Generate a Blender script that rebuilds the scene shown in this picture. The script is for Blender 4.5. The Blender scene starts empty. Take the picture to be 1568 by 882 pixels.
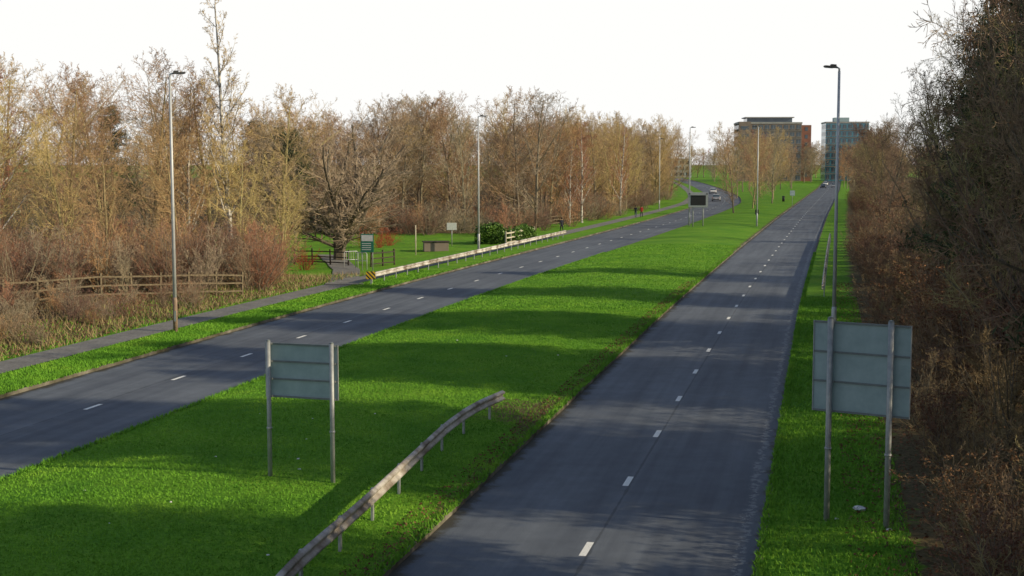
import bpy, bmesh, math, random
import numpy as np
from mathutils import Vector, Matrix
rad=math.radians
R=random.Random(11); NR=np.random.RandomState(5)
scene=bpy.context.scene
COL=scene.collection

# ------------------------------------------------------------------ materials
def newmat(name):
    m=bpy.data.materials.new(name); m.use_nodes=True
    nt=m.node_tree; b=nt.nodes['Principled BSDF']
    return m,nt,b
def nd(nt,t,ins=None,**kw):
    n=nt.nodes.new(t)
    for k,v in kw.items(): setattr(n,k,v)
    if ins:
        for k,v in ins.items(): n.inputs[k].default_value=v
    return n
def c4(c): return (c[0],c[1],c[2],1)
def ramp(nt,stops):
    r=nt.nodes.new('ShaderNodeValToRGB'); e=r.color_ramp.elements
    while len(e)<len(stops): e.new(.5)
    for i,(p,c) in enumerate(stops): e[i].position=p; e[i].color=c4(c)
    return r
def mixc(nt,fac,a,b,mode='MIX'):
    n=nt.nodes.new('ShaderNodeMix'); n.data_type='RGBA'; n.blend_type=mode
    L=nt.links
    for s,v in ((n.inputs[0],fac),(n.inputs[6],a),(n.inputs[7],b)):
        if isinstance(v,bpy.types.NodeSocket): L.new(v,s)
        elif isinstance(v,(int,float)): s.default_value=v
        else: s.default_value=c4(v)
    return n.outputs[2]
def math_(nt,op,a,b=0.0,clamp=False):
    n=nt.nodes.new('ShaderNodeMath'); n.operation=op; n.use_clamp=clamp
    for s,v in ((n.inputs[0],a),(n.inputs[1],b)):
        if isinstance(v,bpy.types.NodeSocket): nt.links.new(v,s)
        else: s.default_value=v
    return n.outputs[0]
def noise_(nt,coord,scale,detail=5,rough=.6):
    n=nd(nt,'ShaderNodeTexNoise',{'Scale':scale,'Detail':detail,'Roughness':rough})
    nt.links.new(coord,n.inputs['Vector']); return n.outputs['Fac']
def ramp2(nt,f,a,b,p0=.3,p1=.7):
    r=ramp(nt,[(p0,a),(p1,b)]); nt.links.new(f,r.inputs[0]); return r.outputs[0]
def mk(name,stops,scale=5,rough=.9,bump=0.,bscale=60,metal=0.,objrand=0.,coord='Object',spec=.3,big=0.):
    m,nt,b=newmat(name); L=nt.links
    tc=nd(nt,'ShaderNodeTexCoord').outputs[coord]
    f=noise_(nt,tc,scale)
    r=ramp(nt,stops); L.new(f,r.inputs[0]); col=r.outputs[0]
    if big:
        f2=noise_(nt,tc,scale*.13,3)
        col=mixc(nt,1.,col,ramp2(nt,f2,(1-big,)*3,(1+big,)*3),'MULTIPLY')
    if objrand:
        oi=nd(nt,'ShaderNodeObjectInfo')
        hs=nd(nt,'ShaderNodeHueSaturation')
        L.new(math_(nt,'ADD',math_(nt,'MULTIPLY',oi.outputs['Random'],.05*objrand*2),.5-.05*objrand),hs.inputs['Hue'])
        L.new(math_(nt,'ADD',math_(nt,'MULTIPLY',oi.outputs['Random'],objrand*.8),1-objrand*.4),hs.inputs['Value'])
        L.new(col,hs.inputs['Color']); col=hs.outputs[0]
    L.new(col,b.inputs['Base Color'])
    b.inputs['Roughness'].default_value=rough; b.inputs['Metallic'].default_value=metal
    b.inputs['Specular IOR Level'].default_value=spec
    if bump:
        bn=nd(nt,'ShaderNodeBump',{'Strength':bump,'Distance':.02}); L.new(noise_(nt,tc,bscale,4),bn.inputs['Height']); L.new(bn.outputs[0],b.inputs['Normal'])
    return m

M={}
M['bark']=mk('bark',[(.3,(.13,.11,.08)),(.7,(.29,.245,.17))],6,objrand=.5,bump=.5,bscale=25)
M['bark_olive']=mk('bark_lichen',[(.3,(.23,.19,.09)),(.7,(.40,.34,.17))],5,objrand=.3)
M['bark_dark']=mk('bark_dark',[(.3,(.06,.052,.04)),(.7,(.17,.145,.11))],5,objrand=.4)
M['bark_birch']=mk('bark_birch',[(.40,(.10,.09,.08)),(.5,(.48,.46,.42)),(.7,(.62,.59,.54))],4)
M['twig']=mk('twig',[(.3,(.30,.205,.115)),(.7,(.46,.33,.19))],3,objrand=.4)
M['twig_olive']=mk('twig_ochre',[(.3,(.38,.275,.12)),(.7,(.54,.40,.19))],3,objrand=.35)
M['twig_russet']=mk('twig_russet',[(.3,(.32,.165,.09)),(.7,(.46,.26,.15))],3,objrand=.4)
M['twig_grey']=mk('twig_grey',[(.3,(.23,.18,.13)),(.7,(.40,.32,.23))],3,objrand=.4)
M['twig_red']=mk('twig_red',[(.3,(.28,.04,.03)),(.7,(.38,.10,.05))],3)
M['twig_scrub']=mk('twig_scrub',[(.3,(.16,.10,.07)),(.7,(.29,.19,.135))],3,objrand=.5)
M['twig_dark']=mk('twig_dark',[(.3,(.12,.085,.06)),(.7,(.31,.215,.14))],3,objrand=.6)
M['twig_moss']=mk('twig_moss',[(.3,(.15,.12,.06)),(.7,(.34,.27,.14))],3,objrand=.5)
M['leaf_brown']=mk('leaf_brown',[(.3,(.08,.038,.022)),(.7,(.24,.12,.065))],2.5,objrand=.3)
M['needles']=mk('needles',[(.3,(.03,.044,.022)),(.7,(.075,.10,.042))],2,objrand=.3)
M['leaf_green']=mk('leaf_green',[(.3,(.04,.10,.015)),(.7,(.12,.22,.03))],3,rough=.5)
M['galv']=mk('galvanised_steel',[(.3,(.26,.28,.29)),(.7,(.38,.40,.41))],7,rough=.5,metal=.3,bump=.1)
M['lamp_metal']=mk('lamp_metal',[(.3,(.40,.42,.44)),(.7,(.52,.54,.56))],3,rough=.5,metal=.2)
M['lamp_base']=mk('lamp_base',[(.3,(.20,.13,.09)),(.7,(.33,.25,.19))],6,rough=.7)
M['lamp_head']=mk('lamp_head',[(.3,(.05,.05,.05)),(.7,(.09,.09,.09))],6,rough=.5)
M['rail']=mk('weathered_barrier',[(.34,(.14,.10,.07)),(.46,(.30,.27,.24)),(.62,(.54,.52,.50))],1.1,rough=.6,metal=.1,bump=.2,bscale=14)
M['signback']=mk('sign_back',[(.3,(.24,.33,.35)),(.7,(.33,.43,.45))],2.5,rough=.55)
M['signrim']=mk('sign_channel',[(.3,(.13,.16,.17)),(.7,(.19,.22,.23))],5,rough=.5)
M['white']=mk('white_paint',[(.3,(.62,.62,.6)),(.7,(.8,.8,.78))],8,rough=.6)
M['green_sign']=mk('green_sign',[(.3,(.02,.16,.10)),(.7,(.04,.22,.15))],8,rough=.5)
M['black']=mk('black_plastic',[(.3,(.012,.012,.014)),(.7,(.03,.03,.033))],8,rough=.4)
M['wood']=mk('weathered_wood',[(.3,(.09,.07,.045)),(.7,(.21,.17,.11))],6,bump=.4,bscale=40)
M['darkwood']=mk('dark_wood',[(.3,(.03,.025,.02)),(.7,(.07,.055,.045))],6)
M['palewood']=mk('pale_wood',[(.3,(.38,.35,.26)),(.7,(.55,.52,.42))],6)
M['brick']=mk('brick',[(.3,(.20,.09,.065)),(.7,(.28,.14,.10))],.6)
M['brownbrick']=mk('brown_brick',[(.3,(.17,.14,.12)),(.7,(.24,.20,.17))],.5)
M['concrete']=mk('concrete',[(.3,(.26,.26,.25)),(.7,(.36,.36,.34))],.7)
M['glass']=mk('window_glass',[(.3,(.03,.05,.07)),(.7,(.07,.10,.13))],.3,rough=.12,spec=.6)
M['blueglass']=mk('blue_glass',[(.3,(.04,.17,.24)),(.7,(.08,.28,.36))],.25,rough=.15,spec=.6)
M['carwhite']=mk('car_paint_white',[(.3,(.62,.63,.64)),(.7,(.7,.7,.7))],1,rough=.25,spec=.5)
M['cardark']=mk('car_paint_dark',[(.3,(.02,.025,.04)),(.7,(.03,.035,.05))],1,rough=.25,spec=.5)
M['carsilver']=mk('car_paint_silver',[(.3,(.35,.36,.38)),(.7,(.42,.43,.45))],1,rough=.3,spec=.5,metal=.4)
M['tyre']=mk('tyre',[(.3,(.015,.015,.015)),(.7,(.03,.03,.03))],9)
M['redlight']=mk('tail_lamp',[(.3,(.4,.01,.01)),(.7,(.5,.02,.02))],9,rough=.3)
M['skin']=mk('skin',[(.3,(.42,.26,.19)),(.7,(.50,.32,.24))],9)
M['hair']=mk('hair',[(.3,(.03,.02,.015)),(.7,(.06,.04,.03))],9)
M['cloth_dark']=mk('cloth_dark',[(.3,(.015,.018,.03)),(.7,(.03,.035,.05))],9)
M['cloth_red']=mk('cloth_red',[(.3,(.35,.03,.03)),(.7,(.45,.05,.04))],9)
M['cloth_jeans']=mk('cloth_jeans',[(.3,(.04,.05,.09)),(.7,(.06,.08,.13))],9)
M['litter_white']=mk('litter_white',[(.3,(.6,.6,.6)),(.7,(.75,.75,.75))],9)
M['drygrass']=mk('dry_grass',[(.3,(.18,.135,.065)),(.7,(.38,.30,.16))],1)
M['kerb']=mk('kerb_stone',[(.35,(.05,.045,.025)),(.55,(.12,.11,.085)),(.75,(.26,.24,.20))],.9,bump=.4)
M['blade']=mk('grass_blade',[(.3,(.075,.22,.016)),(.55,(.14,.33,.026)),(.75,(.24,.41,.04))],.45)

def land_material(name):
    m,nt,b=newmat(name); L=nt.links
    tc=nd(nt,'ShaderNodeTexCoord').outputs['Object']
    n1=noise_(nt,tc,.3,5); n2=noise_(nt,tc,9,6,.7); n3=noise_(nt,tc,2.2,4)
    g=ramp2(nt,n2,(.055,.165,.012),(.16,.35,.028),.3,.7)
    g=mixc(nt,1.,g,ramp2(nt,n1,(.72,.85,.8),(1.4,1.15,1.1)),'MULTIPLY')
    l=ramp2(nt,n2,(.06,.042,.024),(.22,.15,.09),.32,.7)
    l=mixc(nt,math_(nt,'MULTIPLY',n3,.5),l,(.06,.085,.02))
    at=nd(nt,'ShaderNodeAttribute',attribute_name='litter').outputs['Fac']
    w=math_(nt,'ADD',at,math_(nt,'MULTIPLY',math_(nt,'SUBTRACT',n3,.5),1.3))
    w=math_(nt,'MULTIPLY',math_(nt,'SUBTRACT',w,.4),4.,True)
    L.new(mixc(nt,w,g,l),b.inputs['Base Color'])
    b.inputs['Roughness'].default_value=.95; b.inputs['Specular IOR Level'].default_value=.1
    bn=nd(nt,'ShaderNodeBump',{'Strength':.6,'Distance':.06}); L.new(noise_(nt,tc,14,6,.7),bn.inputs['Height']); L.new(bn.outputs[0],b.inputs['Normal'])
    return m
M['land']=land_material('grass_and_leaf_litter')

def road_material(name,width,ragged):
    m,nt,b=newmat(name); L=nt.links
    t=nd(nt,'ShaderNodeTexCoord'); uv=t.outputs['UV']; ob=t.outputs['Object']
    sx=nd(nt,'ShaderNodeSeparateXYZ'); L.new(uv,sx.inputs[0]); u=sx.outputs[0]
    fine=noise_(nt,ob,38,4,.8); mid=noise_(nt,ob,1.3,6,.65); large=noise_(nt,ob,.12,4,.6)
    mp=nd(nt,'ShaderNodeMapping'); mp.inputs['Scale'].default_value=(1.6,.05,1); L.new(uv,mp.inputs[0])
    streak=noise_(nt,mp.outputs[0],1.,4)
    base=ramp2(nt,fine,(.066,.080,.105),(.135,.154,.188),.25,.75)
    base=mixc(nt,1.,base,ramp2(nt,streak,(.72,.73,.76),(1.27,1.26,1.22)),'MULTIPLY')
    base=mixc(nt,1.,base,ramp2(nt,mid,(.86,.86,.86),(1.14,1.14,1.14)),'MULTIPLY')
    base=mixc(nt,1.,base,ramp2(nt,large,(.82,.82,.84),(1.18,1.17,1.15)),'MULTIPLY')
    d=math_(nt,'ABSOLUTE',math_(nt,'SUBTRACT',u,width*.497))
    seam=math_(nt,'LESS_THAN',math_(nt,'ADD',d,math_(nt,'MULTIPLY',math_(nt,'SUBTRACT',mid,.5),.12)),.03)
    base=mixc(nt,math_(nt,'MULTIPLY',seam,.45),base,(.02,.022,.026))
    e=math_(nt,'MINIMUM',u,math_(nt,'SUBTRACT',width,u))
    ed=math_(nt,'MULTIPLY',math_(nt,'SUBTRACT',.30,math_(nt,'ADD',e,math_(nt,'MULTIPLY',math_(nt,'SUBTRACT',mid,.5),1.3))),5.,True)
    base=mixc(nt,math_(nt,'MULTIPLY',ed,.85),base,ramp2(nt,fine,(.02,.02,.012),(.07,.055,.035)))
    if ragged:
        d2=math_(nt,'ABSOLUTE',math_(nt,'ADD',math_(nt,'SUBTRACT',u,width-.55),math_(nt,'MULTIPLY',math_(nt,'SUBTRACT',mid,.5),.7)))
        rg=math_(nt,'MULTIPLY',math_(nt,'SUBTRACT',.13,d2),14.,True)
        rg=math_(nt,'MULTIPLY',rg,math_(nt,'GREATER_THAN',noise_(nt,ob,5,4,.7),.5))
        base=mixc(nt,math_(nt,'MULTIPLY',rg,.7),base,(.26,.27,.28))
    L.new(base,b.inputs['Base Color'])
    b.inputs['Roughness'].default_value=.75; b.inputs['Specular IOR Level'].default_value=.3
    bn=nd(nt,'ShaderNodeBump',{'Strength':.5,'Distance':.01}); L.new(fine,bn.inputs['Height']); L.new(bn.outputs[0],b.inputs['Normal'])
    return m
M['roadR']=road_material('asphalt_patched',7.15,True)
M['roadL']=road_material('asphalt',7.4,False)
M['path']=mk('path_asphalt',[(.3,(.12,.12,.12)),(.7,(.23,.225,.22))],9,bump=.3,big=.2)
def marking_material():
    m,nt,b=newmat('worn_road_paint'); L=nt.links
    ob=nd(nt,'ShaderNodeTexCoord').outputs['Object']
    f=noise_(nt,ob,22,5,.75)
    L.new(ramp2(nt,f,(.10,.10,.11),(.8,.8,.78),.30,.42),b.inputs['Base Color']); b.inputs['Roughness'].default_value=.7
    return m
M['paint']=marking_material()
def hazard_material():
    m,nt,b=newmat('hazard_stripes'); L=nt.links
    tc=nd(nt,'ShaderNodeTexCoord').outputs['Object']
    mp=nd(nt,'ShaderNodeMapping'); mp.inputs['Rotation'].default_value=(0,rad(45),0); L.new(tc,mp.inputs[0])
    w=nd(nt,'ShaderNodeTexWave',{'Scale':1.6}); w.bands_direction='X'; L.new(mp.outputs[0],w.inputs[0])
    r=ramp(nt,[(.49,(.02,.02,.02)),(.51,(.7,.45,.02))]); L.new(w.outputs[1],r.inputs[0]); L.new(r.outputs[0],b.inputs['Base Color'])
    return m
M['hazard']=hazard_material()

# ------------------------------------------------------------------ mesh helpers
def link(o,parent=None):
    COL.objects.link(o)
    if parent: o.parent=parent
    return o
def empty(name,loc=(0,0,0),rz=0):
    e=bpy.data.objects.new(name,None); e.location=loc; e.rotation_euler=(0,0,rz); e.empty_display_size=.3
    return link(e)
def npmesh(name,V,F,mats,mi=None,smooth=False):
    V=np.asarray(V,dtype=np.float32); F=np.asarray(F,dtype=np.int32); k=F.shape[1]
    me=bpy.data.meshes.new(name)
    me.vertices.add(len(V)); me.vertices.foreach_set('co',V.ravel())
    me.loops.add(F.size); me.loops.foreach_set('vertex_index',F.ravel())
    me.polygons.add(len(F)); me.polygons.foreach_set('loop_start',np.arange(len(F),dtype=np.int32)*k)
    for m in mats: me.materials.append(m)
    if mi is not None: me.polygons.foreach_set('material_index',np.asarray(mi,dtype=np.int32))
    me.update(calc_edges=True)
    me.polygons.foreach_set('use_smooth',np.full(len(F),smooth,dtype=bool))
    return me
def bm_obj(name,bm,mat,parent=None,loc=(0,0,0),rot=(0,0,0),smooth=False):
    me=bpy.data.meshes.new(name); bm.to_mesh(me); bm.free()
    me.materials.append(mat)
    if smooth:
        for p in me.polygons: p.use_smooth=True
    o=bpy.data.objects.new(name,me); o.location=loc; o.rotation_euler=rot
    return link(o,parent)
def box(name,size,loc,mat,parent=None,rot=(0,0,0),bevel=.0):
    bm=bmesh.new(); bmesh.ops.create_cube(bm,size=1)
    bmesh.ops.scale(bm,vec=size,verts=bm.verts)
    if bevel: bmesh.ops.bevel(bm,geom=bm.edges[:],offset=bevel,segments=2,affect='EDGES')
    return bm_obj(name,bm,mat,parent,loc,rot)
def tube_mesh(name,pts,rs,k,mat,caps=True):
    bm=bmesh.new(); rings=[]
    P=[Vector(p) for p in pts]
    for i,p in enumerate(P):
        d=(P[min(i+1,len(P)-1)]-P[max(i-1,0)]).normalized()
        a=d.cross(Vector((0,1,0)) if abs(d.y)<.9 else Vector((1,0,0))).normalized(); b=d.cross(a)
        rings.append([bm.verts.new(p+(a*math.cos(t)+b*math.sin(t))*rs[i]) for t in [2*math.pi*j/k for j in range(k)]])
    for r0,r1 in zip(rings,rings[1:]):
        for j in range(k): bm.faces.new((r0[j],r0[(j+1)%k],r1[(j+1)%k],r1[j]))
    if caps: bm.faces.new(rings[0]); bm.faces.new(rings[-1])
    bmesh.ops.recalc_face_normals(bm,faces=bm.faces)
    return bm
def tube(name,pts,rs,mat,parent=None,k=10):
    return bm_obj(name,tube_mesh(name,pts,rs,k,mat),mat,parent,smooth=(k>=8))

# ------------------------------------------------------------------ road alignment (metres, world)
def smooth_curve(pts):
    y=np.arange(-80,741,1.0); p=np.array(pts); x=np.interp(y,p[:,0],p[:,1])
    for _ in range(3):
        xp=np.pad(x,8,mode='reflect',reflect_type='odd'); x=np.convolve(xp,np.ones(17)/17,'valid')
    return lambda q: np.interp(q,y,x)
cR=smooth_curve([(-80,-23),(27.7,1.55),(76.3,12.64),(123.7,23.98),(200,42.6),(419,97.2),(740,175)])
cL=smooth_curve([(-80,-41),(44.3,-13.83),(56.4,-11.15),(75.3,-6.83),(93.1,-2.4),(129.4,7.22),(180,20.4),(227,32.1),(271,42.2),(317,49.7),(373,56.4),(466,66),(560,74.4),(740,89)])
LL=lambda y:cL(y)-4.0
LR=lambda y:cL(y)+3.4
RL=lambda y:cR(y)-3.55
RR=lambda y:cR(y)+3.6
def sst(a): a=np.clip(a,0,1); return a*a*(3-2*a)
def bumps(x,y): return (np.sin(x*.9+y*.31)+np.sin(y*.77-x*.4+1.3)+np.sin(x*2.1+y*1.7)*.4)*.05
def landz(x,y):
    x=np.asarray(x,float); y=np.asarray(y,float)
    ol=LL(y)-x; orr=x-RR(y)
    t=(x-LR(y))/np.maximum(RL(y)-LR(y),1)
    med=.12+.22*np.sin(np.pi*np.clip(t,0,1))
    left=.12+sst((ol-5)/6)*.55*(1-sst((y-84)/10))+sst((ol-5)/4)*bumps(x,y)
    right=.12+sst((orr-2.)/7)*.35+sst((orr-1.)/3)*bumps(x,y)
    return np.where(ol>0,left,np.where(orr>0,right,med))
def gz(x,y): return float(landz(x,y))

ys=np.concatenate([np.arange(-60,140,1.0),np.arange(140,300,3.0),np.arange(300,741,10.0)])
def sheet(name,left,right,nx,zf,mat,yy=ys,lit=None,offs=None):
    dl=np.concatenate([[0],np.cumsum(np.hypot(np.diff(yy),np.diff(left(yy))))])
    ts=np.linspace(0,1,nx) if offs is None else offs
    Lx=left(yy);Rx=right(yy)
    X=Lx[:,None]+(Rx-Lx)[:,None]*ts[None,:] ; Y=np.repeat(yy[:,None],len(ts),1)
    Z=zf(X,Y)*np.ones_like(X)
    V=np.stack([X,Y,Z],-1).reshape(-1,3); n=len(ts); m=len(yy)
    i,j=np.meshgrid(np.arange(m-1),np.arange(n-1),indexing='ij'); a=(i*n+j).ravel()
    F=np.stack([a,a+1,a+n+1,a+n],1)
    if (Rx-Lx).mean()<0: F=F[:,::-1]
    me=npmesh(name,V,F,[mat],smooth=True)
    Uu=(X-Lx[:,None])*.973; W_=np.repeat(dl[:,None],n,1)
    uvl=me.uv_layers.new(name='UVMap'); uu=np.stack([Uu.ravel(),W_.ravel()],1)[F.ravel()]
    uvl.data.foreach_set('uv',uu.astype(np.float32).ravel())
    if lit is not None:
        at=me.attributes.new('litter','FLOAT','POINT'); at.data.foreach_set('value',lit(X,Y).astype(np.float32).ravel())
    return link(bpy.data.objects.new(name,me))

me=npmesh('ground',[(-4000,-500,-.03),(4000,-500,-.03),(4000,6000,-.03),(-4000,6000,-.03)],[(0,1,2,3)],[M['land']])
link(bpy.data.objects.new('ground',me))
sheet('road',LL,LR,4,lambda X,Y:0.0,M['roadL'])
sheet('road',RL,RR,4,lambda X,Y:0.0,M['roadR'])
K=.13
def kerb(name,f,side):
    a=f(ys); b=a+side*K; n=len(ys)
    prof=[(a,-.02),(a+side*.01,.105),(a+side*.025,.125),(b,.125)]
    V=np.concatenate([np.stack([p,ys,np.full(n,z)],1) for p,z in prof])
    i=np.arange(n-1)
    F=np.concatenate([np.stack([k*n+i,k*n+i+1,(k+1)*n+i+1,(k+1)*n+i],1) for k in range(3)])
    link(bpy.data.objects.new(name,npmesh(name,V,F,[M['kerb']])))
kerb('kerb',LL,-1);kerb('kerb',LR,1);kerb('kerb',RL,-1);kerb('kerb',RR,1)
def lit_med(X,Y):
    e=RL(Y)-X
    w=.62*sst((1.1-e)/1.1)
    w=w+1.0*np.exp(-((X-.4)**2/2.5+(Y-42.5)**2/6))
    w=w+.8*np.exp(-((X+5.95)**2+(Y-32.9)**2)/.08)+.8*np.exp(-((X+4.34)**2+(Y-32.4)**2)/.1)
    return w
sheet('central_reservation_grass',lambda y:LR(y)+K,lambda y:RL(y)-K,26,landz,M['land'],lit=lit_med)
offsL=np.concatenate([np.linspace(0,12,34),np.linspace(13,60,36),np.array([80,150,400,900])])/900.
def lit_left(X,Y):
    o=LL(Y)-X
    w=sst((o-4.6)/1.2)*(1-sst((Y-92)/8))
    w=w+sst((o-9)/4)*sst((Y-150)/10)*.75+ .35*sst((o-5)/2)*sst((Y-95)/8)
    w=w+.35*sst((o-30)/10)
    return w
sheet('grass_verge',lambda y:LL(y)-K,lambda y:LL(y)-K-900,0,landz,M['land'],lit=lit_left,offs=offsL)
offsR=np.concatenate([np.linspace(0,14,36),np.linspace(15,60,30),np.array([80,150,400,900])])/900.
sheet('grass_verge',lambda y:RR(y)+K,lambda y:RR(y)+K+900,0,landz,M['land'],lit=lambda X,Y:sst((X-RR(Y)-1.6)/2.6)*1.0,offs=offsR)
yp=ys[(ys>=20)&(ys<=620)]
sheet('footpath',lambda y:LL(y)-4.6,lambda y:LL(y)-2.75,4,lambda X,Y:.145,M['path'],yy=yp)
ysd=np.arange(88,118,1.0)
sheet('footpath',lambda y:np.interp(y,[88,92,100,118],[-12.2,-12.3,-13.2,-17.]),lambda y:np.interp(y,[88,92,100,118],[-9.6,-10.4,-11.2,-15.]),3,lambda X,Y:landz(X,Y)+.05,M['path'],yy=ysd)

def marks(name,f,y0,n0,n1):
    V=[];F=[]
    for i in range(n0,n1):
        y=y0+i*6.06
        if y>640: break
        s=(f(y+1)-f(y-1))/2; d=np.array([s,1.])/math.hypot(s,1); nrm=np.array([d[1],-d[0]])
        c=np.array([f(y),y]); b=len(V)
        for a,w in ((-.52,-.075),(.52,-.075),(.52,.075),(-.52,.075)):
            p=c+d*a+nrm*w; V.append((p[0],p[1],.005))
        F.append((b+3,b+2,b+1,b))
    link(bpy.data.objects.new(name,npmesh(name,V,F,[M['paint']])))
marks('lane_marking',cR,27.7,-12,100); marks('lane_marking',cL,44.3,-14,98)

# ------------------------------------------------------------------ trees
def segs_mesh(S,k):
    S=np.array(S,dtype=np.float64); p0=S[:,0:3];p1=S[:,3:6];r0=S[:,6];r1=S[:,7]
    d=p1-p0; d/=np.linalg.norm(d,axis=1,keepdims=True)+1e-9
    ref=np.where(np.abs(d[:,2:3])<.8,np.array([[0,0,1.]]),np.array([[1.,0,0]]))
    a=np.cross(d,ref); a/=np.linalg.norm(a,axis=1,keepdims=True); b=np.cross(d,a)
    N=len(S); V=np.zeros((N,2*k,3))
    for j in range(k):
        t=2*math.pi*j/k; o=a*math.cos(t)+b*math.sin(t)
        V[:,j]=p0+o*r0[:,None]; V[:,k+j]=p1+o*r1[:,None]
    base=(np.arange(N)*2*k)[:,None,None]
    f=np.array([[j,(j+1)%k,k+(j+1)%k,k+j] for j in range(k)])[None]
    F=(base+f).reshape(-1,4)
    return V.reshape(-1,3),F
def leaf_quads(P,size,asp,rs,flat=0.):
    N=len(P); a=rs.normal(size=(N,3)); 
    if flat: a[:,2]*=(1-flat)
    a/=np.linalg.norm(a,axis=1,keepdims=True)
    c=rs.normal(size=(N,3)); b=np.cross(a,c); b/=np.linalg.norm(b,axis=1,keepdims=True)
    s=size*rs.uniform(.6,1.3,(N,1)); 
    V=np.stack([P-a*s,P+b*s*asp,P+a*s,P-b*s*asp],1).reshape(-1,3)
    F=np.arange(N*4).reshape(-1,4); return V,F
PI=math.pi
FORMS={
 'wood':dict(n=[10,7,4,3,2],st=[.14,.12,.1,.0],nc=[2.0,1.35,1.6,1.8],ratio=[.36,.48,.52,.5],ang=[(28,62),(30,60),(30,65),(25,60)],wig=[.05,.11,.16,.2,.25],up=[.03,.08,.05,.04,.03],prof=lambda f:.30+1.05*math.sin(PI*(f*.8+.15))),
 'birch':dict(n=[14,6,4,3,2],st=[.2,.1,.1,.0],nc=[2.0,1.3,1.4,1.6],ratio=[.27,.5,.5,.55],ang=[(25,50),(25,50),(30,60),(25,60)],wig=[.02,.09,.14,.2,.25],up=[.02,.10,.06,.0,-.03],prof=lambda f:1.2-.95*f),
 'round':dict(n=[4,9,5,3,2],st=[.4,.12,.1,.0],nc=[5.0,1.9,1.7,2.0],ratio=[2.5,.42,.50,.45],ang=[(12,80),(25,60),(30,60),(25,60)],wig=[.04,.07,.15,.2,.25],up=[0,.045,.05,.05,.04],prof=lambda f:1.0),
}
def gen_tree(name,seed,h,form,mats,rbase=None,rmin=.008,dens=1.,leaves=0,leafsize=.05):
    P=FORMS[form]; rn=random.Random(seed); S=[];LV=[]
    ga=rn.gauss; cnt=[0]
    def grow(p,d,L,r,lv):
        n=P['n'][lv]; st=L/n; re=r*(.22 if lv==0 else .35)
        if form=='round' and lv==0: re=r*.75
        rp=r
        for i in range(n):
            f=(i+1)/n; w=P['wig'][lv]
            d=Vector((d.x+ga(0,w),d.y+ga(0,w),d.z+ga(0,w)+P['up'][lv])).normalized()
            q=p+d*st; rq=max(r+(re-r)*f,rmin*.6)
            S.append((*p,*q,max(rp,rmin),rq)); LV.append(lv)
            if lv<4 and f>P['st'][lv]+.001:
                k=P['nc'][lv]*(dens if lv>0 else 1); k=int(k)+(rn.random()<k-int(k))
                for _ in range(k):
                    if form=='round' and lv==0:
                        cnt[0]+=1; az=cnt[0]*2.39996; an=rad(14+58*((cnt[0]*.618)%1)); cd=Vector((math.cos(az)*math.sin(an),math.sin(az)*math.sin(an),math.cos(an)))
                    else:
                        c=Vector((ga(0,1),ga(0,1),ga(0,1))); c=(c-d*c.dot(d)).normalized()
                        an=rad(rn.uniform(*P['ang'][lv])); cd=d*math.cos(an)+c*math.sin(an)
                    pr=P['prof'](f) if lv==0 else 1.1-.55*f
                    grow(p+(q-p)*rn.random(),cd,L*P['ratio'][lv]*pr*rn.uniform(.7,1.2),rq*(.55 if lv>0 else (.42 if form!='round' else .45)),lv+1)
            p=q; rp=rq
    if rbase is None: rbase=h*.013
    grow(Vector((0,0,-.15)),Vector((0,0,1)),h*(.95 if form!='round' else .26),rbase,0)
    return finish(name,S,LV,mats,rn,leaves,leafsize,h)
def finish(name,S,LV,mats,rn,leaves,leafsize,h):
    S=np.array(S);LV=np.array(LV)
    big=S[LV<=1]; sm=S[LV>1]
    V1,F1=segs_mesh(big,6); V2,F2=segs_mesh(sm,3)
    V=np.concatenate([V1,V2]);F=np.concatenate([F1,F2+len(V1)])
    mi=np.concatenate([np.zeros(len(F1)),np.ones(len(F2))])
    ms=list(mats[:2])
    if leaves:
        rs=np.random.RandomState(3); tw=S[LV>=3]; idx=rs.randint(0,len(tw),leaves)
        idx=idx[tw[idx][:,2]<h*.75]
        Pp=tw[idx][:,3:6]+rs.normal(size=(len(idx),3))*.06
        V3,F3=leaf_quads(Pp,leafsize,.5,rs)
        F=np.concatenate([F,F3+len(V)]);V=np.concatenate([V,V3]); mi=np.concatenate([mi,np.full(len(F3),2)]); ms.append(mats[2])
    return npmesh(name,V,F,ms,mi)
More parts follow.
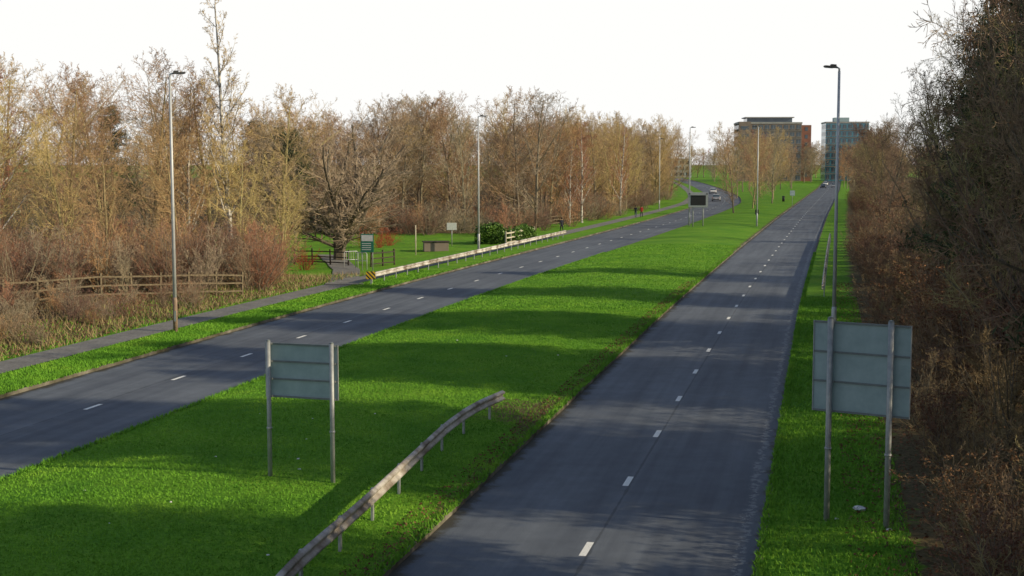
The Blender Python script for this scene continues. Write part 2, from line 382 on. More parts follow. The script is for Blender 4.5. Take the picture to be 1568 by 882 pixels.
def gen_shrub(name,seed,h,mats,stems=14,dens=1.,leaves=0,leafsize=.05,rmin=.007,spread=38):
    rn=random.Random(seed);ga=rn.gauss;S=[];LV=[]
    NS=[0,6,4,3,2];NC=[0,1.1,1.3,1.4]
    def grow(p,d,L,r,lv):
        n=NS[lv];st=L/n;rp=r
        for i in range(n):
            f=(i+1)/n;w=(0,.10,.15,.2,.25)[lv]
            d=Vector((d.x+ga(0,w),d.y+ga(0,w),d.z+ga(0,w)+.06)).normalized();q=p+d*st;rq=max(r*(1-.65*f),rmin*.6)
            S.append((*p,*q,max(rp,rmin),rq));LV.append(lv)
            if lv<4 and f>.12:
                k=NC[lv]*dens;k=int(k)+(rn.random()<k-int(k))
                for _ in range(k):
                    c=Vector((ga(0,1),ga(0,1),ga(0,1)));c=(c-d*c.dot(d)).normalized();an=rad(rn.uniform(20,55))
                    grow(p+(q-p)*rn.random(),d*math.cos(an)+c*math.sin(an),L*.42*(1.15-.5*f)*rn.uniform(.7,1.2),rq*.6,lv+1)
            p=q;rp=rq
    for s in range(stems):
        az=rn.uniform(0,6.283);t=rad(rn.uniform(3,spread));ro=rn.uniform(0,h*.14)
        grow(Vector((math.cos(az)*ro,math.sin(az)*ro,-.1)),Vector((math.cos(az)*math.sin(t),math.sin(az)*math.sin(t),math.cos(t))),h*rn.uniform(.7,1.0),h*.007,1)
    return finish(name,S,LV,mats,rn,leaves,leafsize,h*1.3)
def gen_pine(name,seed,h):
    rn=random.Random(seed);rs=np.random.RandomState(seed);S=[];C=[]
    S.append((0,0,-.2,0,0,h*.5,.17,.11));S.append((0,0,h*.5,0,0,h,.11,.02))
    z=h*.18
    while z<h*.99:
        f=z/h
        for _ in range(rn.randint(3,5)):
            az=rn.uniform(0,6.283);L=(1.0-f)**.7*h*.25*rn.uniform(.7,1.2)+.3
            p=Vector((0,0,z+rn.uniform(-.2,.2)));d=Vector((math.cos(az),math.sin(az),rn.uniform(-.05,.3))).normalized()
            n=4
            for i in range(n):
                d=(d+Vector((rn.gauss(0,.12),rn.gauss(0,.12),rn.gauss(0,.08)+.03))).normalized();q=p+d*L/n
                S.append((*p,*q,.035*(1-i/n)+.008,.035*(1-(i+1)/n)+.008))
                if i>0:
                    for _k in range(5):
                        C.append(q+Vector((rn.gauss(0,.3),rn.gauss(0,.3),rn.gauss(0,.2))))
                p=q
        z+=rn.uniform(.3,.5)
    C=np.array([tuple(c) for c in C]);Pp=np.repeat(C,12,0)+rs.normal(size=(len(C)*12,3))*np.array([.18,.18,.13])
    V1,F1=segs_mesh(S,5);V3,F3=leaf_quads(Pp,.15,.2,rs)
    F=np.concatenate([F1,F3+len(V1)]);V=np.concatenate([V1,V3])
    return npmesh(name,V,F,[M['bark'],M['needles']],np.concatenate([np.zeros(len(F1)),np.ones(len(F3))]))
def gen_bush(name,seed,rx,ry,rz,n,mat,size=.09):
    rs=np.random.RandomState(seed)
    cl=rs.normal(size=(26,3));cl/=np.linalg.norm(cl,axis=1,keepdims=True);cl*=rs.uniform(.35,.8,(26,1));cl[:,2]=np.abs(cl[:,2])*.9
    P=cl[rs.randint(0,26,n)];o=rs.normal(size=(n,3));o/=np.linalg.norm(o,axis=1,keepdims=True);P=P+o*rs.uniform(.12,.3,(n,1))
    P=P*np.array([rx,ry,rz]);P[:,2]=np.abs(P[:,2])
    V,F=leaf_quads(P,size,.55,rs)
    S=[(0,0,-.1,c[0]*rx,c[1]*ry,c[2]*rz,.03,.01) for c in cl];V1,F1=segs_mesh(S,4)
    return npmesh(name,np.concatenate([V1,V]),np.concatenate([F1,F+len(V1)]),[M['bark'],mat],np.concatenate([np.zeros(len(F1)),np.ones(len(F))]))

tm=[M['bark'],M['twig'],M['leaf_brown']]
W=[gen_tree('woodland_tree_mesh',i,14,'wood',tm,rmin=.010,dens=1.0) for i in (1,2,3)]
Wd=[gen_tree('near_tree_mesh',i,13,'wood',tm,rmin=.008,dens=1.1,leaves=700) for i in (21,22)]
B=[gen_tree('birch_mesh',i,18,'birch',tm,rmin=.010,dens=1.0) for i in (5,6)]
RD=gen_tree('round_tree_mesh',9,13,'round',tm,rbase=.38,rmin=.011,dens=1.)
SH=[gen_shrub('shrub_mesh',i,4,tm,stems=14) for i in (31,32)]
SL=[gen_shrub('leafy_shrub_mesh',i,4,[M['bark_dark'],M['twig_dark'],M['leaf_brown']],stems=13,leaves=3000,leafsize=.055) for i in (41,)]
PN=[gen_pine('pine_mesh',i,15) for i in (51,)]
BUSH=gen_bush('bush_mesh',3,2.4,1.6,1.9,14000,M['leaf_green'])
RDT=max(v.co.z for v in RD.vertices); RDW=(max(v.co.x for v in RD.vertices)-min(v.co.x for v in RD.vertices))
TRI=[('bark','twig'),('bark_olive','twig_olive'),('bark','twig_russet'),('bark','twig_grey'),('bark_olive','twig')]
SCR=[('bark','twig_scrub'),('bark','twig_russet'),('bark','twig_grey')]
cache={}
def variant(me,mats):
    if not mats: return me
    key=(me.name,mats)
    if key not in cache:
        c=me.copy()
        for i,mn in enumerate(mats): c.materials[i]=M[mn]
        cache[key]=c
    return cache[key]
def put(name,me,x,y,h,h0,mats=None,parent=None,sx=1.,rz=None,dz=0.):
    o=bpy.data.objects.new(name,variant(me,mats)); s=h/h0
    o.location=(x,y,gz(x,y)+dz); o.scale=(s*sx,s*sx,s); o.rotation_euler=(0,0,R.uniform(0,6.28) if rz is None else rz)
    return link(o,parent)
WP={0:(0,1),1:(1,2),2:(2,),3:(0,),4:(1,)}
def wmesh(k): return W[R.choice(WP[k])]
U=R.uniform
LT=[(-33,84,12,1),(-30,92,13.5,4),(-27.5,84,10,1),(-24.6,82.5,9.,1),(-26,98,15,4),(-21.5,88,10,1),(-22,101,14,4),(-17.8,105,13,4),(-18.8,93,9,1),
    (-36,95,13,1),(-38,102,15,0),(-31,104,14,4),(-42,98,13,1),(-34,112,15,0),(-21.5,118,12,3),(-29,119,14,0),(-40,118,14,1),(-16.6,98,6.5,1)]
for x,y,h,k in LT: put('bare_tree',wmesh(k),x,y,h,14,TRI[k],sx=U(.9,1.1))
put('silver_birch',B[0],-19.9,96.5,20,18,('bark_birch','twig_olive'),sx=.9)
put('silver_birch',B[1],-23.6,99,14.5,18,('bark_birch','twig_russet'))
put('silver_birch',B[1],-34,90,15,18,('bark_birch','twig_russet'))
srd=12.6/RDT
put('round_crowned_tree',RD,-14.1,111,12.6,RDT,('bark_dark','twig_grey'),sx=15.5/(RDW*srd))
hp=empty('bank_scrub')
yfence=lambda x:69.4+(x+26.1)*1.079
for i in range(270):
    y=U(50,98); o=U(5.6,26); x=float(LL(y))-o
    if x>-.165*y-1.0: continue
    front=y<yfence(x)
    k=R.choice((0,0,1,2)) 
    put('shrub_%d'%i,SH[R.randrange(2)],x,y,U(.9,2.3) if front else U(3.,5.4),5,SCR[k],hp,sx=1.35 if front else 1.1)
for x,y in [(-17.6,98),(-15.5,101),(-22,90)]: put('red_dogwood_shrub',SH[0],x,y,2.2,5,('twig_red','twig_red'),sx=1.3)
for x,y in [(-12.5,128),(-11.8,131),(-14,127)]: put('red_dogwood_shrub',SH[0],x,y,2.3,5,('twig_red','twig_red'),sx=1.4)
wl=empty('woodland')
def wood(parent,n,fx,y0,y1,o0,o1,h0,h1,test=None,pal=(0,1,2,3,4)):
    c=0
    for i in range(n*3):
        if c>=n: break
        y=U(y0,y1); o=U(o0,o1); x=float(fx(y))-o
        if test and not test(x,y): continue
        k=R.choice(pal)
        put('tree_%d'%c,wmesh(k),x,y,U(h0,h1),14,TRI[k],parent,sx=U(.85,1.1)); c+=1
wood(wl,100,LL,158,330,8,32,11.5,16.5,lambda x,y:x>-.13*y+2,(0,1,2,2,3,4,0))
wood(wl,34,LL,155,260,18,60,12,17.,lambda x,y:x<-.0*y+6,(0,1,2,3,4))
for i in range(55):
    y=U(156,300);x=float(LL(y))-U(6,14);k=R.choice((0,1,2))
    put('understorey_%d'%i,SH[k%2],x,y,U(3,5),5,SCR[k],wl,sx=1.3)
for i in range(45):
    y=U(148,170);x=U(-32,0);k=R.choice((0,1,2))
    put('thicket_%d'%i,SH[k%2],x,y,U(3,5.5),5,SCR[k],wl,sx=1.3)
for x,y,h in [(7.5,177,11.5),(9.3,181,13),(16.4,206,14)]: put('silver_birch',B[1],x,y,h,18,('bark_birch','twig_russet'))
dl=empty('distant_trees')
wood(dl,50,lambda y:np.zeros_like(y),130,420,20,150,11,16,None,(0,1,3,4))
for i in range(40):
    y=U(590,740);x=U(60,240)
    if abs(x-cR(y))<10 or abs(x-cL(y))<10: continue
    k=R.choice((0,1,2,3));put('far_tree_%d'%i,wmesh(k),x,y,U(9,15),14,TRI[k],dl,sx=1.3,dz=-.1)
for i in range(46):
    x=95+i*3.6+U(-1,1);y=U(748,790);k=R.choice((0,1,2,3));put('end_tree_%d'%i,wmesh(k),x,y,U(13,19),14,TRI[k],dl,sx=1.3,dz=-.1)
for i in range(46):
    y=U(505,585);x=U(84,175)
    if abs(x-cR(y))<8 or abs(x-cL(y))<8: continue
    k=R.choice((0,1,2,3));put('screen_tree_%d'%i,wmesh(k),x,y,U(13,17.5),14,TRI[k],dl,sx=1.1,dz=-.1)
for i in range(16):
    y=U(588,604);x=(147+i*1.6) if i<12 else 128+(i-12)*.8;k=R.choice((0,3));put('office_tree_%d'%i,wmesh(k),x,y,U(14,18),14,TRI[k],dl,sx=.9,dz=-.1)
for x,y,h in [(104.5,425,13),(108,431,12),(112,438,13.5),(110,452,12),(116,462,13),(121,470,13)]:
    k=R.choice((0,2,3));put('verge_tree',wmesh(k),x,y,h,14,TRI[k],dl,sx=.9)
for i in range(45):
    y=U(300,560);x=float(LL(y))-U(8,50)
    k=R.choice((0,1,2,3));put('far_left_tree_%d'%i,wmesh(k),x,y,U(10,14),14,TRI[k],dl,sx=1.1)
for x,y,h in [(-32,170,13),(-28,165,12),(-21.5,135,11),(-44,150,14)]: put('pine_tree',PN[0],x,y,h,15,None)
for x,y,h,k in [(34.5,212,12.5,0),(41,232,13,4),(45,252,13.5,2),(50,262,14,3),(56,292,15,1),(52,315,15,0),(60,330,15,4),(66,345,15,0),(63,372,17,3),(61,388,19,1),(70,402,16,0),(76,430,15,2),(86,452,14,3),
    (79,401,14,0),(84,410,13.5,3),(87,424,14,2),(82,436,15,0),(91,446,13.5,4),(74,384,14,3)]:
    put('bare_tree',wmesh(k),x,y,h,14,TRI[k],sx=.8)
rb=empty('roadside_tree_belt')
c=0
DK=[('bark_dark','twig_dark','leaf_brown'),('bark_dark','twig_moss','leaf_brown')]
GAPS=[(28.8,4.1),(44.6,4.1),(60,4.7),(75,5.6),(92,8),(112,8.6),(134,9),(158,10)]
def in_gap(x,y,k=1.):
    q=y+.3075*x
    return any(abs(q-a)<b*k for a,b in GAPS)
for row,(o0,o1,st) in enumerate([(6.5,8.5,2.5),(10.5,13.5,3.0),(15,19,3.6)]):
    y=-30+row*2
    while y<420:
        yy=y+U(-1.,1.); x=float(RR(yy))+U(o0,o1)
        if 0<yy<30: x=max(x,.31*yy+6.5+U(0,1))
        elif 16<yy<50: x=max(x,.26*yy+4.3+U(0,1))
        if not(yy<16 and x<11) and not in_gap(x,yy) and not(row==2 and yy>75) and not (row==1 and yy>110):
            k=R.choice((0,1)); put('tree_%d'%c,Wd[k],x,yy,U(10.5,14.5),13,DK[k],rb,sx=U(.75,.95)); c+=1
        y+=st*(1 if y<90 else 2.6)
y=8
while y<300:
    for o in (4.6,6.8,9.5):
        x=float(RR(y))+o+U(-.6,.8)
        yy=y+U(-1,1)
        if x/max(yy,1)<.27 and yy<36: continue
        if R.random()<.45: put('understorey_%d'%c,SL[0],x,yy,U(2.8,5) if o>5 else U(2.,3.2),5,None,rb,sx=1.25)
        else: put('understorey_%d'%c,SH[0],x,yy,U(2.8,5) if o>5 else U(2.,3.2),5,R.choice([DK[0][:2],DK[1][:2]]),rb,sx=1.25)
        c+=1
    y+=2.4 if y<120 else 5
# conifer row behind the bare trees
y=-20
while y<90:
    for o in (10.5,15.5):
        yy=y+U(-.6,.6); x=float(RR(yy))+o+U(-1,1.5)
        if 0<yy<60: x=max(x,.27*yy+6)
        if not in_gap(x,yy,.8): put('pine_tree',PN[0],x,yy,U(12.5,16),15,None,sx=U(.9,1.1))
    y+=3.1
put('laurel_bush',BUSH,-1.3,134.5,2.6,1.9,None,rz=.3)
put('laurel_bush',BUSH,.9,138.5,2.2,1.9,None,rz=1.3)

# ------------------------------------------------------------------ grass blades, leaves, debris
def inpoly_grass(name,n,y0,y1,fl,fr,mat,h,w,power=1.):
    y=y0+(y1-y0)*NR.rand(n)**power; a=fl(y);b=fr(y); x=a+(b-a)*NR.rand(n)
    z=landz(x,y)-.005; az=NR.rand(n)*6.283; hh=h*NR.uniform(.5,1.3,n); ww=w*NR.uniform(.7,1.3,n)
    dx=np.cos(az)*ww;dy=np.sin(az)*ww; lx=NR.normal(size=n)*h*.5;ly=NR.normal(size=n)*h*.5
    V=np.stack([np.stack([x-dx,y-dy,z],1),np.stack([x+dx,y+dy,z],1),np.stack([x+lx,y+ly,z+hh],1)],1).reshape(-1,3)
    F=np.arange(n*3).reshape(-1,3)
    link(bpy.data.objects.new(name,npmesh(name,V,F,[mat])))
inpoly_grass('grass',170000,20,72,lambda y:LR(y)+.01,lambda y:RL(y)-.01,M['blade'],.055,.016,1.3)
inpoly_grass('grass',40000,72,130,lambda y:LR(y)+.01,lambda y:RL(y)-.01,M['blade'],.06,.03,1.3)
for f0,f1 in ((lambda y:LR(y)-.03,lambda y:LR(y)+.2),(lambda y:RL(y)-.2,lambda y:RL(y)+.03),(lambda y:RR(y)-.03,lambda y:RR(y)+.2),(lambda y:LL(y)-.2,lambda y:LL(y)+.02)):
    inpoly_grass('grass',9000,20,120,f0,f1,M['blade'],.11,.02,1.2)
inpoly_grass('grass',40000,20,80,lambda y:RR(y)+.05,lambda y:RR(y)+3.2,M['blade'],.09,.018,1.3)
inpoly_grass('grass',40000,40,100,lambda y:LL(y)-2.7,lambda y:LL(y)-.05,M['blade'],.09,.02,1.)
inpoly_grass('dry_grass',9000,46,96,lambda y:LL(y)-12,lambda y:LL(y)-4.7,M['drygrass'],.34,.02,1.)
inpoly_grass('grass',7000,46,96,lambda y:LL(y)-9,lambda y:LL(y)-4.65,M['blade'],.15,.02,1.)
def leaves(name,n,y0,y1,fl,fr,mat,size):
    y=NR.uniform(y0,y1,n);a=fl(y);b=fr(y);x=a+(b-a)*NR.rand(n);z=landz(x,y)+.02
    V,F=leaf_quads(np.stack([x,y,z+NR.rand(n)*.03],1),size,.6,NR,.7)
    link(bpy.data.objects.new(name,npmesh(name,V,F,[mat])))
leaves('fallen_leaves',14000,20,90,lambda y:RR(y)+1.8,lambda y:RR(y)+9,M['leaf_brown'],.045)
leaves('fallen_leaves',3500,20,90,lambda y:RL(y)-.8,lambda y:RL(y)-.1,M['leaf_brown'],.035)
leaves('fallen_leaves',14000,46,96,lambda y:LL(y)-13,lambda y:LL(y)-4.8,M['leaf_brown'],.05)
def litter_bit(x,y,s,z=None):
    bm=bmesh.new(); bmesh.ops.create_icosphere(bm,subdivisions=2,radius=s)
    for v in bm.verts: v.co=Vector((v.co.x*U(.8,1.5),v.co.y*U(.7,1.2),v.co.z*U(.25,.6)))
    bm_obj('litter',bm,M['litter_white'],None,(x,y,(gz(x,y) if z is None else z)+s*.2),(0,0,U(0,6)))
litter_bit(7.95,30.5,.14);litter_bit(7.2,29.6,.05);litter_bit(8.1,28.6,.06)
for i in range(16):
    y=U(26,60); x=U(float(LR(y))+1,float(RL(y))-.8); litter_bit(x,y,U(.02,.045))

# ------------------------------------------------------------------ street lamps
def street_lamp(x,y,rz,h=12.,base='lamp_metal'):
    e=empty('street_lamp',(x,y,gz(x,y)),rz)
    tube('base_compartment',[(0,0,-.1),(0,0,1.5),(0,0,1.62)],[.11,.11,.085],M[base],e,12)
    tube('column',[(0,0,1.6),(0,0,h*.55),(0,0,h-.15)],[.085,.07,.055],M['lamp_metal'],e,12)
    tube('bracket',[(0,0,h-.2),(0,0,h-.03),(.06,0,h),(.3,0,h+.03)],[.045,.045,.035,.03],M['lamp_metal'],e,8)
    box('luminaire',(.6,.26,.08),(.42,0,h+.04),M['lamp_head'],e,(0,rad(-3),0),.03)
    box('luminaire_gear',(.25,.18,.07),(.28,0,h+.11),M['lamp_head'],e,(0,rad(-3),0),.02)
    box('lens',(.36,.18,.02),(.48,0,h-.005),M['glass'],e,(0,rad(-3),0))
    box('inspection_door',(.09,.012,.5),(0,-.105,.75),M['signrim'],e)
street_lamp(-15.8,63.4,.2,12,'lamp_base'); street_lamp(-2.97,121,.2); street_lamp(25.2,233,.2)
street_lamp(30.5,169.4,3.0,12.3); street_lamp(22.4,172,.2,12.3); street_lamp(14.15,59.4,math.pi+.25,12)

# ------------------------------------------------------------------ signs seen from behind
def back_sign(p1,p2,w,top,bot,nrails,postr=.055,over=.05):
    a=Vector((p1[0],p1[1],0));b=Vector((p2[0],p2[1],0));c=(a+b)/2; d=(b-a)
    e=empty('traffic_sign',(c.x,c.y,gz(c.x,c.y)),math.atan2(d.y,d.x)); hl=d.length/2
    for s,n in ((-1,'post_1'),(1,'post_2')):
        tube(n,[(s*hl,0,-.3),(s*hl,0,top+over)],[postr,postr],M['galv'],e,12)
        tube(n+'_cap',[(s*hl,0,top+over),(s*hl,0,top+over+.03)],[postr+.006,postr*.6],M['signrim'],e,12)
        tube(n+'_collar',[(s*hl,0,top*.36),(s*hl,0,top*.36+.05)],[postr+.012,postr+.012],M['galv'],e,12)
    box('panel',(w,.008,top-bot),(0,.115,(top+bot)/2),M['signback'],e)
    zz=np.linspace(bot+.02,top-.02,nrails)
    for i,z in enumerate(zz):
        box('channel_%d'%i,(w-.03,.035,.045),(0,.092,float(z)),M['signrim'],e,bevel=.005)
        for s in (-1,1): box('clip_%d_%d'%(i,s),(.15,.03,.05),(s*hl,.068,float(z)),M['galv'],e,bevel=.006)
    for s in (-1,1): box('edge_%d'%s,(.02,.03,top-bot+.01),(s*(w/2-.004),.103,(top+bot)/2),M['galv'],e)
back_sign((-5.95,32.9),(-4.34,32.4),1.93,3.32,1.98,4)
back_sign((6.96,29.5),(8.09,28.8),2.15,4.42,2.42,4,.065,.08)

def vms(x,y,rz):
    e=empty('variable_message_sign',(x,y,gz(x,y)),rz)
    for s in (-1,1): tube('post_%d'%(s+1),[(s*.62,.15,-.2),(s*.62,.15,3.9)],[.07,.07],M['galv'],e,10)
    box('cabinet',(2.4,.28,1.85),(0,0,3.25),M['galv'],e,bevel=.04)
    box('screen',(1.85,.02,1.2),(0,-.15,3.2),M['black'],e)
    for s in (-1,1): box('lantern_%d'%(s+1),(.16,.04,.16),(s*1.05,-.16,4.0),M['black'],e,bevel=.02)
    box('hood',(2.0,.16,.03),(0,-.2,3.86),M['galv'],e)
vms(22.9,167.5,-.1)
def info_sign():
    e=empty('information_sign',(-10.6,99.5,gz(-10.6,99.5)),-.2)
    for s in (-1,1): tube('post_%d'%(s+1),[(s*.4,0,-.2),(s*.4,0,2.75)],[.035,.035],M['galv'],e,8)
    box('board',(1.0,.03,1.35),(0,-.05,2.05),M['green_sign'],e,bevel=.01)
    box('header',(.86,.006,.45),(0,-.07,2.42),M['white'],e)
    for i in range(4): box('text_line_%d'%i,(.7,.006,.05),(-.05,-.07,2.02-.15*i),M['white'],e)
info_sign()
def plate(name,x,y,w,h,zc,mat,rz=0):
    e=empty(name,(x,y,gz(x,y)),rz); tube('post',[(0,0,-.1),(0,0,zc+h*.4)],[.04,.04],M['galv'],e,8)
    box('plate',(w,.02,h),(0,-.05,zc),M[mat],e,bevel=.005)
plate('notice_sign',-5.8,131,.95,.7,1.9,'white',-.1)
plate('traffic_sign',50,243,.9,.9,2.6,'signback',0)
plate('traffic_sign',34,189,.5,.7,1.0,'black',0)
tube('marker_post',[(0,0,-.1),(0,0,2.6)],[.05,.05],M['palewood'],None,8).location=(-8.3,117,gz(-8.3,117))

# ------------------------------------------------------------------ crash barriers
PROF=[(0,.42),(.03,.44),(.085,.47),(.085,.52),(.02,.56),(.02,.62),(.085,.66),(.085,.71),(.03,.74),(0,.76)]
def barrier(name,pts,mat='rail',flip=1,step=2.4):
    P=[Vector((a,b,0)) for a,b in pts]; dist=[0]
    for a,b in zip(P,P[1:]): dist.append(dist[-1]+(b-a).length)
    T=dist[-1]; n=max(2,int(T/.6)); ts=np.linspace(0,T,n); xs=np.interp(ts,dist,[p.x for p in P]); ysx=np.interp(ts,dist,[p.y for p in P])
    for _ in range(3):
        xs[1:-1]=(xs[:-2]+xs[1:-1]*2+xs[2:])/4; ysx[1:-1]=(ysx[:-2]+ysx[1:-1]*2+ysx[2:])/4
    e=empty(name)
    V=[];m=len(PROF)
    for i in range(n):
        j0=max(i-1,0);j1=min(i+1,n-1);d=Vector((xs[j1]-xs[j0],ysx[j1]-ysx[j0],0)).normalized();nr=Vector((d.y,-d.x,0))*flip
        g=gz(xs[i],ysx[i])
        for o,z in PROF: V.append((xs[i]+nr.x*(o+.06),ysx[i]+nr.y*(o+.06),g+z))
    F=[(i*m+j,(i+1)*m+j,(i+1)*m+j+1,i*m+j+1) for i in range(n-1) for j in range(m-1)]
    o=link(bpy.data.objects.new('beam',npmesh('beam',V,F,[M[mat]],smooth=True)),e)
    s=o.modifiers.new('thick','SOLIDIFY'); s.thickness=.006
    k=int(T/step)
    for i in range(k+1):
        t=min(i*step+.2,T-.1); x=float(np.interp(t,ts,xs)); y=float(np.interp(t,ts,ysx))
        x2=float(np.interp(t-.2,ts,xs)); y2=float(np.interp(t-.2,ts,ysx))
        an=math.atan2(y-y2,x-x2)
        box('post_%d'%i,(.11,.055,1.0),(x,y,gz(x,y)+.22),M['galv'],e,(0,0,an),.006)
        box('spacer_%d'%i,(.09,.05,.16),(x+math.sin(an)*.05*flip,y-math.cos(an)*.05*flip,gz(x,y)+.59),M['rail'],e,(0,0,an))
    return e
barrier('crash_barrier',[(-5.2,10),(-4.4,20),(-4.03,23.9),(-3.27,28),(-2.68,31.6),(-1.86,36.7),(-1.2,39.6),(-.35,41.9)])
yy=np.arange(88.6,146,3.0); barrier('crash_barrier',[(float(LL(y))-1.75,y) for y in yy],'rail')
yy=np.arange(80,142,3.0); barrier('crash_barrier',[(float(RR(y))+1.3,y) for y in yy],'rail',-1)
e=empty('hazard_marker',(-9.2,88.2,gz(-9.2,88.2))); box('plate',(.62,.02,.5),(0,0,.62),M['hazard'],e); box('post',(.06,.05,.9),(0,.04,.4),M['galv'],e)

# ------------------------------------------------------------------ fences
def fence(name,pts,h,nr,mat,step=1.8,pw=.1,rw=.09,rt=.035):
    e=empty(name); P=[Vector((a,b,0)) for a,b in pts]; q=0
    for a,b in zip(P,P[1:]):
        L=(b-a).length;n=max(1,round(L/step));an=math.atan2(b.y-a.y,b.x-a.x)
        for i in range(n+1):
            c=a+(b-a)*i/n; g=gz(c.x,c.y)
            if i<n or b==P[-1]: box('post_%d'%q,(pw,pw,h+.45),(c.x,c.y,g+h/2-.12),M[mat],e,(0,rad(U(-2.5,2.5)),an),.008)
            if i<n:
                c2=a+(b-a)*(i+1)/n;g2=gz(c2.x,c2.y);m=(c+c2)/2;sl=math.atan2(g2-g,L/n)
                for k in range(nr):
                    z=(g+g2)/2+h-.1-k*(h-.25)/max(nr-1,1)*.9
                    box('rail_%d_%d'%(q,k),(L/n-.004,rt,rw),(m.x-math.sin(an)*-.07,m.y-math.cos(an)*.07,z),M[mat],e,(0,-sl+rad(U(-1.2,1.2)),an))
            q+=1
fence('wooden_fence',[(-34,61),(-26.1,69.4),(-16,80.3)],1.3,3,'wood',1.8,.11,.09)
fence('wooden_fence',[(-17,106),(-12.6,104.5)],1.15,3,'darkwood',1.6)
fence('wooden_fence',[(-10.8,104),(-9.2,106)],1.15,3,'darkwood',1.4)
fence('wooden_railing',[(-.6,131),(2.3,141)],1.25,3,'palewood',1.8,.12,.12,.05)
fence('wooden_fence',[(3.2,168),(9,182)],1.2,3,'wood',2.2)
def palisade():
    e=empty('metal_gate'); a=Vector((-17.2,91,0));b=Vector((-16.6,97,0))
    for i in range(22):
        c=a+(b-a)*i/21; box('pale_%d'%i,(.06,.02,2.0),(c.x,c.y,gz(c.x,c.y)+.95),M['galv'],e,(0,0,.2),.004)
    for z in (.35,1.6):
        m=(a+b)/2; box('rail_%d'%int(z*10),(.04,6.0,.06),(m.x+.03,m.y,gz(m.x,m.y)+z),M['galv'],e,(0,0,-math.atan2(b.x-a.x,b.y-a.y)))
palisade()
def hoop(name,x,y,w,h,rz):
    e=empty(name,(x,y,gz(x,y)),rz)
    tube('frame',[(-w/2,0,-.1),(-w/2,0,h-.1),(-w/2+.1,0,h),(w/2-.1,0,h),(w/2,0,h-.1),(w/2,0,-.1)],[.03]*6,M['lamp_metal'],e,8)
    tube('mid_bar',[(-w/2,0,h*.5),(w/2,0,h*.5)],[.022]*2,M['lamp_metal'],e,8)
    for i in range(5):
        xx=-w/2+w*(i+1)/6; tube('bar_%d'%i,[(xx,0,h*.5),(xx,0,h-.02)],[.012]*2,M['lamp_metal'],e,6)
hoop('access_barrier',-12.1,102,1.1,1.25,.5);hoop('access_barrier',-11.2,100.8,.9,1.25,-.3)
e=empty('stone_planter',(-6.9,123,gz(-6.9,123)),.15)
for s in (-1,1): box('side_%d'%(s+1),(2.2,.15,.8),(0,s*.6,.4),M['brownbrick'],e); box('end_%d'%(s+1),(.15,1.04,.8),(s*1.02,0,.4),M['brownbrick'],e)
box('coping',(2.4,1.5,.08),(0,0,.845),M['darkwood'],e,bevel=.01)
def bin_(x,y):
    e=empty('litter_bin',(x,y,gz(x,y)));tube('body',[(0,0,0),(0,0,.9)],[.25,.28],M['black'],e,14);tube('lid',[(0,0,.95),(0,0,1.1),(0,0,1.18)],[.3,.28,.1],M['black'],e,14)
    for i in range(3): box('strut_%d'%i,(.03,.03,.1),(.22*math.cos(i*2.1),.22*math.sin(i*2.1),.93),M['black'],e)
bin_(55,276)

